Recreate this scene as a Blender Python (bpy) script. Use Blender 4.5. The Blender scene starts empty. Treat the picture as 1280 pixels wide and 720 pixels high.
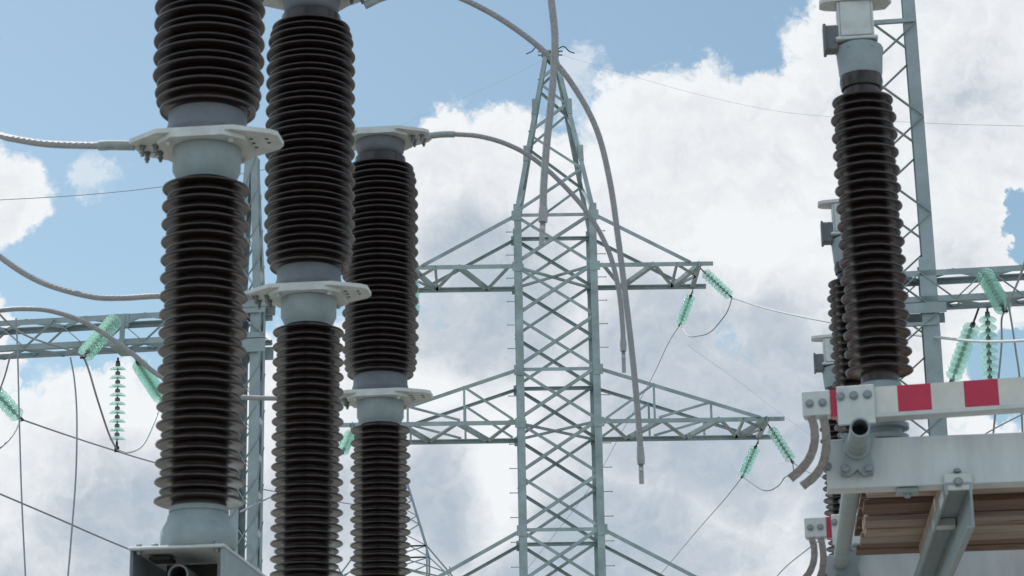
import bpy, math, random
from mathutils import Vector, Matrix
random.seed(7)
R = math.radians
scene = bpy.context.scene
COL = scene.collection
V = Vector
# ------------------------------------------------------------------ camera model
FPX, TH, ROLL = 2900.0, R(16.5), 0.0169
CAM = V((0, 0, 1.6))
Fw = V((0, math.cos(TH), math.sin(TH)))
U0 = V((0, -math.sin(TH), math.cos(TH))); R0 = V((1, 0, 0))
Rt = (R0*math.cos(ROLL) - U0*math.sin(ROLL)).normalized()
Up = (U0*math.cos(ROLL) + R0*math.sin(ROLL)).normalized()
def ray(x, y): return (Fw + Rt*((x-640)/FPX) + Up*((360-y)/FPX))
def atY(x, y, Y):
    d = ray(x, y); return CAM + d*((Y-CAM.y)/d.y)
def atZ(x, y, Z):
    d = ray(x, y); return CAM + d*((Z-CAM.z)/d.z)
def proj(P):
    q = V(P)-CAM; f = q.dot(Fw)
    return 640+FPX*q.dot(Rt)/f, 360-FPX*q.dot(Up)/f, f
def zfor(X, Y, py):
    lo, hi = -5.0, 80.0
    for _ in range(60):
        m = (lo+hi)/2
        if proj((X, Y, m))[1] > py: lo = m
        else: hi = m
    return lo
def at_len(S, x, y, L, near=True):
    d = ray(x, y); o = CAM-S
    a = d.dot(d); b = 2*d.dot(o); c = o.dot(o)-L*L
    q = max(b*b-4*a*c, 0)**.5
    t = (-b-q)/(2*a) if near else (-b+q)/(2*a)
    return CAM+d*t
YAW = R(6.1)
E1 = V((math.cos(YAW), -math.sin(YAW), 0)); E2 = V((math.sin(YAW), math.cos(YAW), 0)); E3 = V((0, 0, 1))
ZROT = Matrix.Rotation(-YAW, 4, 'Z')

# ------------------------------------------------------------------ materials
def nmat(name, base, rough=.5, metal=0., var=.15, scale=8., bump=0., bscale=40., dark=None, spec=.5, streak=None, coat=0):
    m = bpy.data.materials.new(name); m.use_nodes = True
    nt = m.node_tree; N = nt.nodes; L = nt.links; b = N['Principled BSDF']
    b.inputs['Roughness'].default_value = rough; b.inputs['Metallic'].default_value = metal
    b.inputs['Specular IOR Level'].default_value = spec
    if coat: b.inputs['Coat Weight'].default_value = coat; b.inputs['Coat Roughness'].default_value = .12
    tc = N.new('ShaderNodeTexCoord'); mp = N.new('ShaderNodeMapping')
    geo = N.new('ShaderNodeNewGeometry')
    L.new(geo.outputs['Position'], mp.inputs[0])
    if streak: mp.inputs['Scale'].default_value = streak
    no = N.new('ShaderNodeTexNoise'); no.inputs['Scale'].default_value = scale; no.inputs['Detail'].default_value = 6; no.inputs['Roughness'].default_value = .65
    L.new(mp.outputs[0], no.inputs['Vector'])
    rp = N.new('ShaderNodeValToRGB'); L.new(no.outputs['Fac'], rp.inputs[0])
    lo = dark if dark else [c*(1-var) for c in base]
    hi = [min(1, c*(1+var)) for c in base]
    rp.color_ramp.elements[0].position = .32; rp.color_ramp.elements[0].color = (*lo, 1)
    rp.color_ramp.elements[1].position = .68; rp.color_ramp.elements[1].color = (*hi, 1)
    L.new(rp.outputs[0], b.inputs['Base Color'])
    mr = N.new('ShaderNodeMapRange'); L.new(no.outputs['Fac'], mr.inputs[0])
    mr.inputs[3].default_value = max(.03, rough-.1); mr.inputs[4].default_value = min(1, rough+.12)
    L.new(mr.outputs[0], b.inputs['Roughness'])
    if bump:
        n2 = N.new('ShaderNodeTexNoise'); n2.inputs['Scale'].default_value = bscale; n2.inputs['Detail'].default_value = 4
        L.new(geo.outputs['Position'], n2.inputs['Vector'])
        bm = N.new('ShaderNodeBump'); bm.inputs['Strength'].default_value = bump; bm.inputs['Distance'].default_value = .004
        L.new(n2.outputs['Fac'], bm.inputs['Height']); L.new(bm.outputs[0], b.inputs['Normal'])
    return m
M = {}
M['porcelain'] = nmat('brown_porcelain', (.0185, .0108, .0105), .31, 0, .25, 6, .05, 30, spec=.40, coat=.18)
M['alu'] = nmat('pale_aluminium', (.52, .56, .555), .50, .05, .12, 14, .15, 60)
M['castgrey'] = nmat('grey_painted_casting', (.25, .31, .33), .55, .0, .14, 9, .25, 70)
M['galv'] = nmat('galvanised_steel', (.30, .35, .37), .55, .2, .18, 20, .15, 60)
M['galvfar'] = nmat('weathered_galvanised_lattice', (.285, .36, .368), .6, .0, .28, 1.6)
M['gantry'] = nmat('gantry_galvanised', (.28, .35, .368), .6, .0, .16, 2.5)
M['farsteel'] = nmat('distant_hazed_steel', (.26, .33, .37), .8, 0, .05, 1)
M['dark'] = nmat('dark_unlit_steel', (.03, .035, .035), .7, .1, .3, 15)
M['greyshade'] = nmat('dark_grey_in_shade', (.13, .15, .175), .55, 0, .15, 9, .2, 70)  # casting grey with the shade on the caps put into its colour
M['bolt'] = nmat('zinc_bolt', (.25, .28, .29), .45, .6, .15, 40)
M['cable'] = nmat('aluminium_rope', (.335, .34, .35), .5, .3, .12, 30)
M['wire'] = nmat('thin_conductor', (.27, .28, .30), .5, .4, .1, 5)
M['white'] = nmat('white_grey_paint', (.54, .59, .61), .55, 0, .17, 5, .08, 30, streak=(1, 1, .25))
M['cream'] = nmat('cream_bar_paint', (.60, .60, .56), .42, 0, .12, 6, .04, 30)
M['red'] = nmat('crimson_bar_paint', (.47, .022, .062), .4, 0, .1, 7)
M['braid'] = nmat('tinned_braid', (.24, .215, .195), .6, .2, .3, 60, .5, 250)
M['greybox'] = nmat('dull_grey_block', (.13, .14, .15), .5, .2, .2, 20)
M['gravel'] = nmat('gravel_ground', (.25, .235, .205), .95, 0, .35, 30, .8, 60)
M['concrete'] = nmat('concrete', (.33, .32, .30), .9, 0, .15, 8, .3, 40)
# twisted strand look on heavy cables
def strand(m):
    nt = m.node_tree; N = nt.nodes; L = nt.links; b = N['Principled BSDF']
    uv = N.new('ShaderNodeUVMap'); w = N.new('ShaderNodeTexWave'); w.inputs['Scale'].default_value = 1
    w.bands_direction = 'DIAGONAL'; L.new(uv.outputs[0], w.inputs['Vector'])
    bm = N.new('ShaderNodeBump'); bm.inputs['Strength'].default_value = .7; bm.inputs['Distance'].default_value = .003
    L.new(w.outputs['Fac'], bm.inputs['Height']); L.new(bm.outputs[0], b.inputs['Normal'])
strand(M['cable'])
# wood
def woodmat(name, c1, c2):
    m = bpy.data.materials.new(name); m.use_nodes = True
    nt = m.node_tree; N = nt.nodes; L = nt.links; b = N['Principled BSDF']
    b.inputs['Roughness'].default_value = .85
    tc = N.new('ShaderNodeTexCoord'); mp = N.new('ShaderNodeMapping'); mp.inputs['Scale'].default_value = (1.2, 22, 22)
    L.new(tc.outputs['Object'], mp.inputs[0])
    n = N.new('ShaderNodeTexNoise'); n.inputs['Scale'].default_value = 2.2; n.inputs['Detail'].default_value = 7; n.inputs['Distortion'].default_value = .6
    L.new(mp.outputs[0], n.inputs['Vector'])
    r = N.new('ShaderNodeValToRGB'); L.new(n.outputs['Fac'], r.inputs[0])
    r.color_ramp.elements[0].position = .3; r.color_ramp.elements[0].color = (*c1, 1)
    r.color_ramp.elements[1].position = .7; r.color_ramp.elements[1].color = (*c2, 1)
    v = N.new('ShaderNodeTexVoronoi'); v.inputs['Scale'].default_value = 1.0
    mp2 = N.new('ShaderNodeMapping'); mp2.inputs['Scale'].default_value = (2.6, 9, 9); L.new(tc.outputs['Object'], mp2.inputs[0]); L.new(mp2.outputs[0], v.inputs['Vector'])
    k = N.new('ShaderNodeMapRange'); L.new(v.outputs['Distance'], k.inputs[0]); k.inputs[1].default_value = .10; k.inputs[2].default_value = .2; k.inputs[3].default_value = .35; k.inputs[4].default_value = 1
    mx = N.new('ShaderNodeVectorMath'); mx.operation = 'SCALE'; L.new(r.outputs[0], mx.inputs[0]); L.new(k.outputs[0], mx.inputs['Scale'])
    L.new(mx.outputs[0], b.inputs['Base Color'])
    return m
M['wood'] = woodmat('weathered_pine', (.25, .195, .155), (.44, .36, .30))
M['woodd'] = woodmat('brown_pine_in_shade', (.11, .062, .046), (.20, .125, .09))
M['woodm'] = woodmat('grey_weathered_board', (.20, .165, .14), (.36, .305, .26))
# glass
g = bpy.data.materials.new('green_glass'); g.use_nodes = True
b = g.node_tree.nodes['Principled BSDF']
b.inputs['Base Color'].default_value = (.55, .88, .76, 1); b.inputs['Transmission Weight'].default_value = .80
b.inputs['Roughness'].default_value = .12; b.inputs['IOR'].default_value = 1.45
_n = g.node_tree.nodes.new('ShaderNodeTexNoise'); _n.inputs['Scale'].default_value = 25
_r = g.node_tree.nodes.new('ShaderNodeValToRGB'); g.node_tree.links.new(_n.outputs['Fac'], _r.inputs[0])
_r.color_ramp.elements[0].color = (.56, .86, .77, 1); _r.color_ramp.elements[1].color = (.80, .96, .91, 1)
g.node_tree.links.new(_r.outputs[0], b.inputs['Base Color'])
_nt = g.node_tree; _o = _nt.nodes['Material Output']; _t = _nt.nodes.new('ShaderNodeBsdfTransparent'); _t.inputs[0].default_value = (.86, .97, .93, 1)
_mx = _nt.nodes.new('ShaderNodeMixShader'); _mx.inputs[0].default_value = .42
_tl = _nt.nodes.new('ShaderNodeBsdfTranslucent'); _tl.inputs[0].default_value = (.66, .90, .80, 1)
_m2 = _nt.nodes.new('ShaderNodeMixShader'); _m2.inputs[0].default_value = .25
_nt.links.new(b.outputs[0], _m2.inputs[1]); _nt.links.new(_tl.outputs[0], _m2.inputs[2])
_nt.links.new(_t.outputs[0], _mx.inputs[1]); _nt.links.new(_m2.outputs[0], _mx.inputs[2]); _nt.links.new(_mx.outputs[0], _o.inputs[0])
b.inputs['Roughness'].default_value = .03
M['glass'] = g

# ------------------------------------------------------------------ mesh builder
XF = {}
class MB:
    def __init__(s): s.v = []; s.f = []; s.m = []; s.s = []; s.uv = {}
    def add(s, vs, fs, mi=0, sm=False):
        o = len(s.v); s.v += [V(v) for v in vs]
        for f in fs: s.f.append([i+o for i in f]); s.m.append(mi); s.s.append(sm)
        return s
    def box(s, c, ax, ay, az, mi=0, bev=0.):
        c = V(c); ax, ay, az = V(ax)/2, V(ay)/2, V(az)/2
        if bev <= 0:
            vs = [c+ax*i+ay*j+az*k for k in (-1, 1) for j in (-1, 1) for i in (-1, 1)]
            return s.add(vs, [(0, 2, 3, 1), (4, 5, 7, 6), (0, 1, 5, 4), (2, 6, 7, 3), (0, 4, 6, 2), (1, 3, 7, 5)], mi)
        # bevel: octagonal profile in the (ax,ay) plane, extruded on az with chamfered ends
        lx, ly, lz = ax.length, ay.length, az.length
        bx, by, bz = bev/lx, bev/ly, bev/lz
        def ring(k, ins):
            a, d = 1-ins*bx, 1-ins*by
            pts = [(a, -(d-by)), (a, d-by), (a-bx, d), (-(a-bx), d), (-a, d-by), (-a, -(d-by)), (-(a-bx), -d), (a-bx, -d)]
            return [c+ax*p+ay*q+az*k for p, q in pts]
        rs = [ring(-1, 1), ring(-1+bz, 0), ring(1-bz, 0), ring(1, 1)]
        return s.loft(rs, mi, False)
    def loft(s, rs, mi=0, sm=True, cap=True):
        n = len(rs[0]); vs = [p for r in rs for p in r]; fs = []
        for i in range(len(rs)-1):
            for j in range(n):
                k = (j+1) % n; fs.append((i*n+j, i*n+k, (i+1)*n+k, (i+1)*n+j))
        s.add(vs, fs, mi, sm)
        if cap:
            s.add(rs[0], [tuple(range(n))[::-1]], mi); s.add(rs[-1], [tuple(range(n))], mi)
        return s
    def bar(s, p, q, w, h, up=(0, 0, 1), mi=0):
        p, q = V(p), V(q); d = q-p; u = V(up); x = d.cross(u)
        if x.length < 1e-5: x = d.cross(V((1, 0, .3)))
        x.normalize(); y = x.cross(d).normalized()
        return s.box((p+q)/2, x*w, y*h, d, mi)
    def angle(s, p, q, w, a, b, t=None, mi=0):
        p, q = V(p), V(q); d = (q-p).normalized(); t = t or w*.12
        a = (V(a)-d*V(a).dot(d)).normalized(); b = (V(b)-d*V(b).dot(d)-a*V(b).dot(a))
        b.normalize()
        pr = [(0, 0), (w, 0), (w, t), (t, t), (t, w), (0, w)]
        return s.loft([[r+a*i+b*j for i, j in pr] for r in (p, q)], mi, False)
    def tube(s, pts, r, n=10, mi=0, cap=True, uvk=None):
        pts = [V(p) for p in pts]; rs = []; N_ = len(pts)
        t0 = (pts[1]-pts[0]).normalized(); x = t0.cross(V((0, 0, 1)))
        if x.length < .05: x = t0.cross(V((1, 0, 0)))
        x.normalize()
        for i, p in enumerate(pts):
            t = (pts[min(i+1, N_-1)]-pts[max(i-1, 0)]).normalized()
            x = (x-t*x.dot(t)).normalized(); y = t.cross(x)
            rr = r[i] if isinstance(r, (list, tuple)) else r
            rs.append([p+(x*math.cos(2*math.pi*k/n)+y*math.sin(2*math.pi*k/n))*rr for k in range(n)])
        return s.loft(rs, mi, True, cap)
    def lathe(s, c, prof, n=48, mi=0, ax=(0, 0, 1), cap=True):
        c = V(c); z = V(ax).normalized(); x = z.cross(V((0, 1, .2))).normalized(); y = z.cross(x)
        rs = [[c+z*h+(x*math.cos(2*math.pi*k/n)+y*math.sin(2*math.pi*k/n))*r for k in range(n)] for r, h in prof]
        return s.loft(rs, mi, True, cap)
    def cyl(s, c, ax, r, h, n=16, mi=0, ch=0.):
        c = V(c)
        return s.lathe(c, [(r-ch, 0), (r, ch), (r, h-ch), (r-ch, h)] if ch else [(r, 0), (r, h)], n, mi, ax)
    def prism(s, poly, o, x, y, z, h, mi=0):
        o = V(o); x, y, z = V(x), V(y), V(z)
        return s.loft([[o+x*a+y*b+z*k for a, b in poly] for k in (0, h)], mi, False)
    def bolt(s, c, ax, r=.011, h=.012, mi=0):
        c = V(c); ax = V(ax).normalized()
        s.lathe(c, [(r*1.5, -.001), (r*1.5, .003)], 14, mi, ax)
        s.lathe(c, [(r*1.05, .003), (r*1.05, h), (r*.8, h+.002)], 6, mi, ax)
        return s
    def build(s, name, mats, parent=None, auto=True, M0=None):
        me = bpy.data.meshes.new(name)
        X = (M0 or (XF[parent.name] if parent else Matrix())).inverted()
        me.from_pydata([X@v for v in s.v], [], s.f)
        if not isinstance(mats, (list, tuple)): mats = [mats]
        for m in mats: me.materials.append(M[m])
        for i, p in enumerate(me.polygons): p.material_index = s.m[i]; p.use_smooth = s.s[i]
        me.validate(); me.update()
        if any(s.s):
            try: me.set_sharp_from_angle(angle=R(38))
            except Exception: pass
        o = bpy.data.objects.new(name, me); COL.objects.link(o)
        if parent: o.parent = parent; XF[o.name] = XF[parent.name]
        elif M0 is not None: o.matrix_world = M0; XF[o.name] = M0
        else: XF[o.name] = Matrix()
        return o
def tag(o, label=None, cat=None, group=None, kind=None):
    if label: o['label'] = label
    if cat: o['category'] = cat
    if group: o['group'] = group
    if kind: o['kind'] = kind
    return o
def thing(name, loc, label, cat, group=None, rot=None):
    o = bpy.data.objects.new(name, None); COL.objects.link(o); o.empty_display_size = .1
    m = Matrix.Translation(V(loc)) @ (rot or Matrix()); o.matrix_world = m; XF[o.name] = m
    return tag(o, label, cat, group)
def copy_tree(o, parent=None):
    c = o.copy(); COL.objects.link(c)
    XF[c.name] = XF.get(o.name, Matrix())
    if parent: c.parent = parent
    for ch in list(KIDS(o)): copy_tree(ch, c)
    return c
def KIDS(o): return [x for x in bpy.data.objects if x.parent == o]
def spline(pts, n=10):
    pts = [V(p) for p in pts]; P = [pts[0]*2-pts[1]]+pts+[pts[-1]*2-pts[-2]]; out = []
    for i in range(1, len(P)-2):
        a, b, c, d = P[i-1:i+3]
        for k in range(n):
            t = k/n
            out.append(.5*((2*b)+(c-a)*t+(2*a-5*b+4*c-d)*t*t+(3*b-a-3*c+d)*t**3))
    out.append(pts[-1]); return out

# ------------------------------------------------------------------ setting
s = 6000; gm = MB()
gm.add([(-s, -s, 0), (s, -s, 0), (s, s, 0), (-s, s, 0)], [(0, 1, 2, 3)])
tag(gm.build('ground', 'gravel'), kind='structure')

# ------------------------------------------------------------------ left insulator columns
ZP = 4.8
C1 = atZ(259, 180, ZP); C2 = atZ(386, 368, ZP); C3 = atZ(475.5, 497, ZP)
A1 = V((C1.x, C1.y, 0))
zy = lambda C, y: zfor(C.x, C.y, y)
def sheds(mb, C, ztop, zbot, n, Rr, rc, small=None, taper=(1, 1), nseg=56):
    p = (ztop-zbot)/(n-1); prof = []
    def shed(z, r, pp):
        w = r-rc
        return [(rc, z+.30*pp), (rc+.10*w, z+.25*pp), (rc+.80*w, z+.10*pp), (r-.02*w, z+.055*pp), (r, z+.0*pp), (r-.015*w, z-.05*pp), (r-.09*w, z-.085*pp),
                (rc+.82*w, z-.05*pp), (rc+.45*w, z-.015*pp), (rc+.12*w, z-.04*pp), (rc, z-.10*pp)]
    for i in range(n):
        z = ztop-i*p; r = Rr
        if i == 0: r *= taper[0][0] if isinstance(taper[0], tuple) else taper[0]
        if i == 1 and isinstance(taper[0], tuple): r *= taper[0][1]
        if i == n-1: r *= taper[1][0] if isinstance(taper[1], tuple) else taper[1]
        if i == n-2 and isinstance(taper[1], tuple): r *= taper[1][1]
        prof += shed(z, r, p)
        if small and i < n-1: prof += shed(z-.5*p, Rr*small, p*.8)
    prof = [(rc*.98, ztop+.9*p)]+prof+[(rc*.98, zbot-.9*p)]
    mb.lathe((C.x, C.y, 0), prof[::-1], nseg)
    return p
d1 = (V((C1.x, C1.y, 3.6))-CAM).dot(Fw)
RL = 111/2*(proj((C1.x, C1.y, zy(C1, 430)))[2])/FPX      # lower shed radius
RU = 112/2*(proj((C2.x, C2.y, zy(C2, 150)))[2])/FPX      # upper shed radius
zl0, zl1 = zy(C1, 238), zy(C1, 627.5)
zu0, zu1 = zy(C2, 37.5), zy(C2, 335)
ztopplate = zy(C3, 173)
print('cols', C1, C2, C3, 'RL', RL, 'RU', RU, 'z', zl1, zl0, zu1, zu0, ztopplate, 'c1 upper last', zy(C1, 140.6), 'c3 first', zy(C3, 215))
GI = 'brown porcelain breaker columns in a row'
root = thing('insulator_column', (C1.x, C1.y, zl1-.2), 'nearest and leftmost dark porcelain column, standing on the open end of the steel box beam', 'insulator', GI, ZROT)
m = MB(); pl = sheds(m, C1, zl0, zl1, 18, RL, RL*.61, .89); m.build('lower_porcelain', 'porcelain', root)
m = MB(); pu = sheds(m, C1, zu0, zu1, 18, RU, RU*.68, .925, ((.88, .96), (.86, .955))); m.build('upper_porcelain', 'porcelain', root)
ax = lambda z: V((C1.x, C1.y, z))
# base casting
m = MB(); rb = 46/2900*9.0
zb = zl1-.045
m.lathe(ax(0), [(RL*.64, zb), (RL*.68, zb-.012), (RL*.70, zb-.03), (RL*.80, zb-.065), (RL*.83, zb-.075), (RL*.83, zb-.135), (RL*.80, zb-.142)][::-1], 48)
m.lathe(ax(0), [(RL*.66, zb+.02), (RL*.66, zb+.001)][::-1], 40)
m.build('base_casting', 'castgrey', root)
zbase = zb-.142
# middle cap below plate
def oct_plate(mb, z, th):
    poly = [(-.30, -.07), (-.165, -.172), (.14, -.172), (.275, -.10), (.30, -.07), (.30, .05), (.275, .09), (.14, .172), (-.165, .172), (-.285, .08)]
    mb.prism(poly, ax(z), E1, E2, E3, th)
def square_flange(mb, z, th, r=.158):
    poly = []
    for a in range(4):
        for da in (-14, 14):
            t = R(45+90*a+da); poly.append((math.cos(t)*r*1.3, math.sin(t)*r*1.3))
    mb.prism(poly, ax(z), E1, E2, E3, th)
def wing_bolts(root, z, side):
    for (u, w) in ((.20, -.035), (.255, -.035), (.20, .04), (.255, .04)):
        c = ax(z)+E1*(u*side)+E2*w; bm = MB()
        bm.bolt(c-E3*.001, -E3, .011, .014); bm.cyl(c-E3*.014, -E3, .007, .03, 8); bm.cyl(c-E3*.022, -E3, .011, .011, 6)
        bm.bolt(c+E3*.019, E3, .011, .012)
        bm.build('bolt', 'bolt', root)
m = MB(); rc_ = .135
m.lathe(ax(0), [(rc_*.84, ZP-.165), (rc_*.88, ZP-.15), (rc_, ZP-.118), (rc_, ZP-.03)], 48); m.build('lower_cap', 'castgrey', root)
m = MB(); square_flange(m, ZP-.028, .020)
for a in range(4):
    t = R(45+90*a); m.bolt(ax(ZP-.0285)+(E1*math.cos(t)+E2*math.sin(t))*.175, -E3, .010, .013)
m.build('lower_flange', 'alu', root)
m = MB(); oct_plate(m, ZP-.007, .019); m.build('terminal_plate', 'alu', root)
wing_bolts(root, ZP-.007, -1)
m = MB()
for (u, w) in ((.19, -.05), (.25, -.04), (.19, .0), (.25, .005), (.19, .05)):
    m.cyl(ax(ZP-.0072)+E1*u+E2*w, -E3, .008, .0015, 10)
m.build('bolt_hole', 'dark', root)
m = MB(); m.lathe(ax(0), [(.172, ZP+.0125), (.178, ZP+.03), (.168, ZP+.036), (RU*.70, ZP+.075), (RU*.70, zu1-pu*.22), (RU*.67, zu1-pu*.18)], 48); m.build('upper_cap', 'greyshade', root)
# top cap + plate
zt = ztopplate
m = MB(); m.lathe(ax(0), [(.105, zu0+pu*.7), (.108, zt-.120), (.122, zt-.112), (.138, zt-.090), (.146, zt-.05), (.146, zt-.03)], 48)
m.build('top_cap', 'greyshade', root)
m = MB(); square_flange(m, zt-.028, .020); m.build('top_flange', 'alu', root)
m = MB(); oct_plate(m, zt-.007, .019); m.box(ax(zt+.022)-E2*.02, E1*.26, E2*.2, E3*.02); m.build('top_plate', 'alu', root)
wing_bolts(root, zt-.007, 1)
col2 = copy_tree(root); col2.location = (C2.x, C2.y, root.location.z)
col2['label'] = 'middle one of the dark porcelain columns, right behind the nearest column'
col3 = copy_tree(root); col3.location = (C3.x, C3.y, root.location.z)
col3['label'] = 'farthest dark porcelain column, third in the row, with a cable leaving its top plate'

# support box beam under the columns
zs = zbase
fr = atZ(220, 682, zs-.004)
off = (V((fr.x, fr.y, 0))-A1)
o1 = off.dot(E1); o2 = off.dot(E2)
print('beam off', o1, o2)
w = 120/FPX*proj(fr)[2]
Lb = (C3-C1).length+1.0
bc = lambda u, v, z: A1+E1*(o1+u)+E2*(o2+v)+E3*z
sup = thing('support_beam', bc(0, 0, 0), 'open ended grey steel box beam carrying the brown insulator columns', 'steel beam', None, ZROT)
T = .012; H = .30
m = MB(); m.box(bc(0, Lb/2, zs-T/2-.002), E1*(w+.012), E2*Lb, E3*T, bev=.003); m.build('top_plate', 'alu', sup)
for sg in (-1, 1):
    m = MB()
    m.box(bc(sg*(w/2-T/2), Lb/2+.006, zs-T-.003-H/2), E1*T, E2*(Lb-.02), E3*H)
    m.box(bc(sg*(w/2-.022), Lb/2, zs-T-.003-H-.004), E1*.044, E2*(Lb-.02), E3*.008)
    m.build('side_plate', 'castgrey' if sg > 0 else 'greyshade', sup)  # left plate in darker grey, shade inside the open beam put into its colour
m = MB()
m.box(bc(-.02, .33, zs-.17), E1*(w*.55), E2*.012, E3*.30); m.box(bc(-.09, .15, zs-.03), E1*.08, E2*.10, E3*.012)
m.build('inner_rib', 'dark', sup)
m = MB(); m.lathe(bc(-.002, .05, zs-.105), [(.032, 0), (.040, 0), (.040, .25), (.032, .25)], 28, 0, E2, cap=False); m.build('operating_tube', 'greybox', sup)
for u in (-w/2+.03, w/2-.03):
    m = MB(); m.bolt(bc(u, .03, zs-T-.003), -E3, .010, .012); m.bolt(bc(u, .03, zs), E3, .010, .010); m.build('bolt', 'bolt', sup)
for u in (-w/2+.085,):
    m = MB(); m.bolt(bc(u, .05, zs), E3, .013, .012); m.build('bolt', 'bolt', sup)
for v in (.55, Lb-.6):
    for u in (-w*.32, w*.32):
        m = MB(); q = bc(u, v, 0)
        m.box(q+E3*((zs-T-H-.01)/2), E1*.10, E2*.10, E3*(zs-T-H-.02)); m.box(q+E3*.01, E1*.24, E2*.24, E3*.02); m.build('leg', 'galv', sup)
for v in (.55, Lb-.6):
    q = bc(0, v, 0); m = MB(); m.box(q+E3*(-.02), E1*.7, E2*.5, E3*.1)
    tag(m.build('concrete_footing', 'concrete'), 'concrete footing under the '+('front' if v < 1 else 'rear')+' legs of the box beam', 'footing', 'concrete footings of the box beam')

# ------------------------------------------------------------------ heavy cables
GC = 'heavy aluminium rope cables'
def cable(pts, r, label, sleeves=(), lug=None):
    P = spline([atY(*p) for p in pts], 12)
    root = thing('rope_cable', P[0], label, 'cable', GC)
    m = MB(); m.tube(P, r, 12); me = m.build('rope', 'cable', root)
    # UV for strand bump
    n = 12
    uvl = me.data.uv_layers.new(name='UVMap')
    cum = [0]
    for i in range(1, len(P)): cum.append(cum[-1]+(P[i]-P[i-1]).length)
    for pi, poly in enumerate(me.data.polygons):
        for li in poly.loop_indices:
            vi = me.data.loops[li].vertex_index
            if vi < n*len(P):
                i, j = divmod(vi, n)
                if pi % n == n-1 and j == 0: j = n
                uvl.data[li].uv = (cum[i]/r*.35, j/n*6)
    for (a, b_) in sleeves:
        k0 = int(a*(len(P)-1)); k1 = max(k0+2, int(b_*(len(P)-1)))
        m = MB(); q = P[k0:k1+1]; m.tube(q, r*1.38, 12)
        m.build('crimp_sleeve', 'galv', root)
    if lug:
        a, b_ = P[-1], atY(*lug); d = (b_-a)
        m = MB(); m.tube([a-(P[-1]-P[-4])*1.2, a, a+d*.25], [r*1.1, r*1.32, r*1.2], 12)
        x = Rt; s_ = a+d*.2
        m.box((s_+b_)/2, x*r*1.55, Fw*r*.5, (b_-s_), bev=.002); m.build('lug', 'cable', root)
        m = MB(); m.bolt(s_+(b_-s_)*.3-Fw*r*.25, -Fw, .007, .008); m.build('bolt', 'alu', root)
    return root
YA, YB, YC = C1.y, C2.y, C3.y
rr = .0148
cable([(168, 182, YA), (140, 181.5, YA), (118, 182, YA), (60, 180, YA+.05), (20, 174, YA+.1), (0, 169, YA+.15), (-50, 150, YA+.3), (-120, 110, YA+.6)], rr,
      'cable bending down left from the nearest column middle plate to the frame edge', [(0, .27)])
cable([(316, 370, YB), (280, 370, YB), (200, 370, YB), (150, 372.5, YB), (110, 370, YB), (50, 352, YB+.05), (0, 321, YB+.1), (-60, 270, YB+.2)], rr,
      'cable sagging in a shallow curve left of the nearest column below its plate', [(0, .12)])
cable([(432, 498, YC), (400, 498, YC), (310, 497, YC), (250, 490, YC), (200, 470, YC), (160, 438, YC), (110, 405, YC), (65, 389, YC), (30, 386, YC), (0, 388, YC), (-50, 395, YC)], rr,
      'lowest cable, arching up over the gantry beam at the left', [(0, .08)])
cable([(534, 170, YC), (552, 168, YC), (572, 168, YC), (600, 170.5, YC), (633, 180, YC), (665, 197, YC), (700, 227, YC), (735, 267, YC), (760, 312, YC), (773, 360, YC), (778, 405, YC), (779, 430, YC)], rr,
      'short cable curving from the farthest column top plate across the pylon body', [(0, .17)], (780, 466, YC))
cable([(456, 7, YB), (480, -4, YB), (520, -14, YB), (560, -8, YB), (600, 9, YB), (640, 33, YB), (683, 67, YB), (715, 105, YB), (745, 160, YB), (762, 225, YB), (773, 300, YB), (783, 380, YB), (791, 450, YB), (798, 525, YB), (801, 572, YB)], rr,
      'long cable sweeping past the pylon tip and hanging lowest with a free lug', [(0, .1)], (802, 605, YB))
cable([(352, -262, YA), (400, -290, YA), (480, -320, YA), (580, -290, YA), (650, -180, YA), (683, -60, YA), (689, 0, YA), (693.5, 45, YA), (692, 90, YA), (688, 135, YA), (683, 185, YA), (679.5, 235, YA), (679, 268, YA)], rr,
      'cable hanging almost straight down in front of the pylon peak', [], (677, 307, YA))

# ------------------------------------------------------------------ lattice helpers
def lattice_panel(mb, a0, a1, b0, b1, w, n1, kind=0):
    # kind 0 crosses both diagonals, 1 rising only, 2 falling only
    t = w*.13
    if kind != 2: mb.angle(a0, b1, w, n1, (0, 0, 1), t)
    if kind != 1: mb.angle(V(b0)+V(n1)*w*.18, V(a1)+V(n1)*w*.18, w, n1, (0, 0, -1), t)

# ------------------------------------------------------------------ main pylon
PD = 54.0
dl = ray(642, 266); PL = CAM+dl*PD; dr = ray(744.5, 266); PR = CAM+dr*PD
yn = (PL.y+PR.y)/2; W = PR.x-PL.x; xc = (PL.x+PR.x)/2; zT = (PL.z+PR.z)/2+.0
z7 = zfor(xc, yn, 728); dz = (zT-z7)/7
PY = yn+W/2; h2 = W/2
pr = Matrix.Rotation(R(0.6), 4, 'Z')
pyl = thing('lattice_pylon', (xc, PY, 0), 'tall grey green lattice pylon with pointed peak and crossarms in the middle', 'pylon', None, pr)
pm = XF[pyl.name]
L_ = lambda x, y, z: pm@V((x, y, z))
DX, DY = pm.to_3x3()@V((1, 0, 0)), pm.to_3x3()@V((0, 1, 0))
def pw(z):   # half width
    if z >= z7-dz: return h2
    return h2+(1-z/(z7-dz))*1.6
ztip = zfor(xc, PY, 68)
print('pylon W', W, 'zT', zT, 'dz', dz, 'z7', z7, 'tip', ztip, 'Y', yn)
tipw = .16
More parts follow.
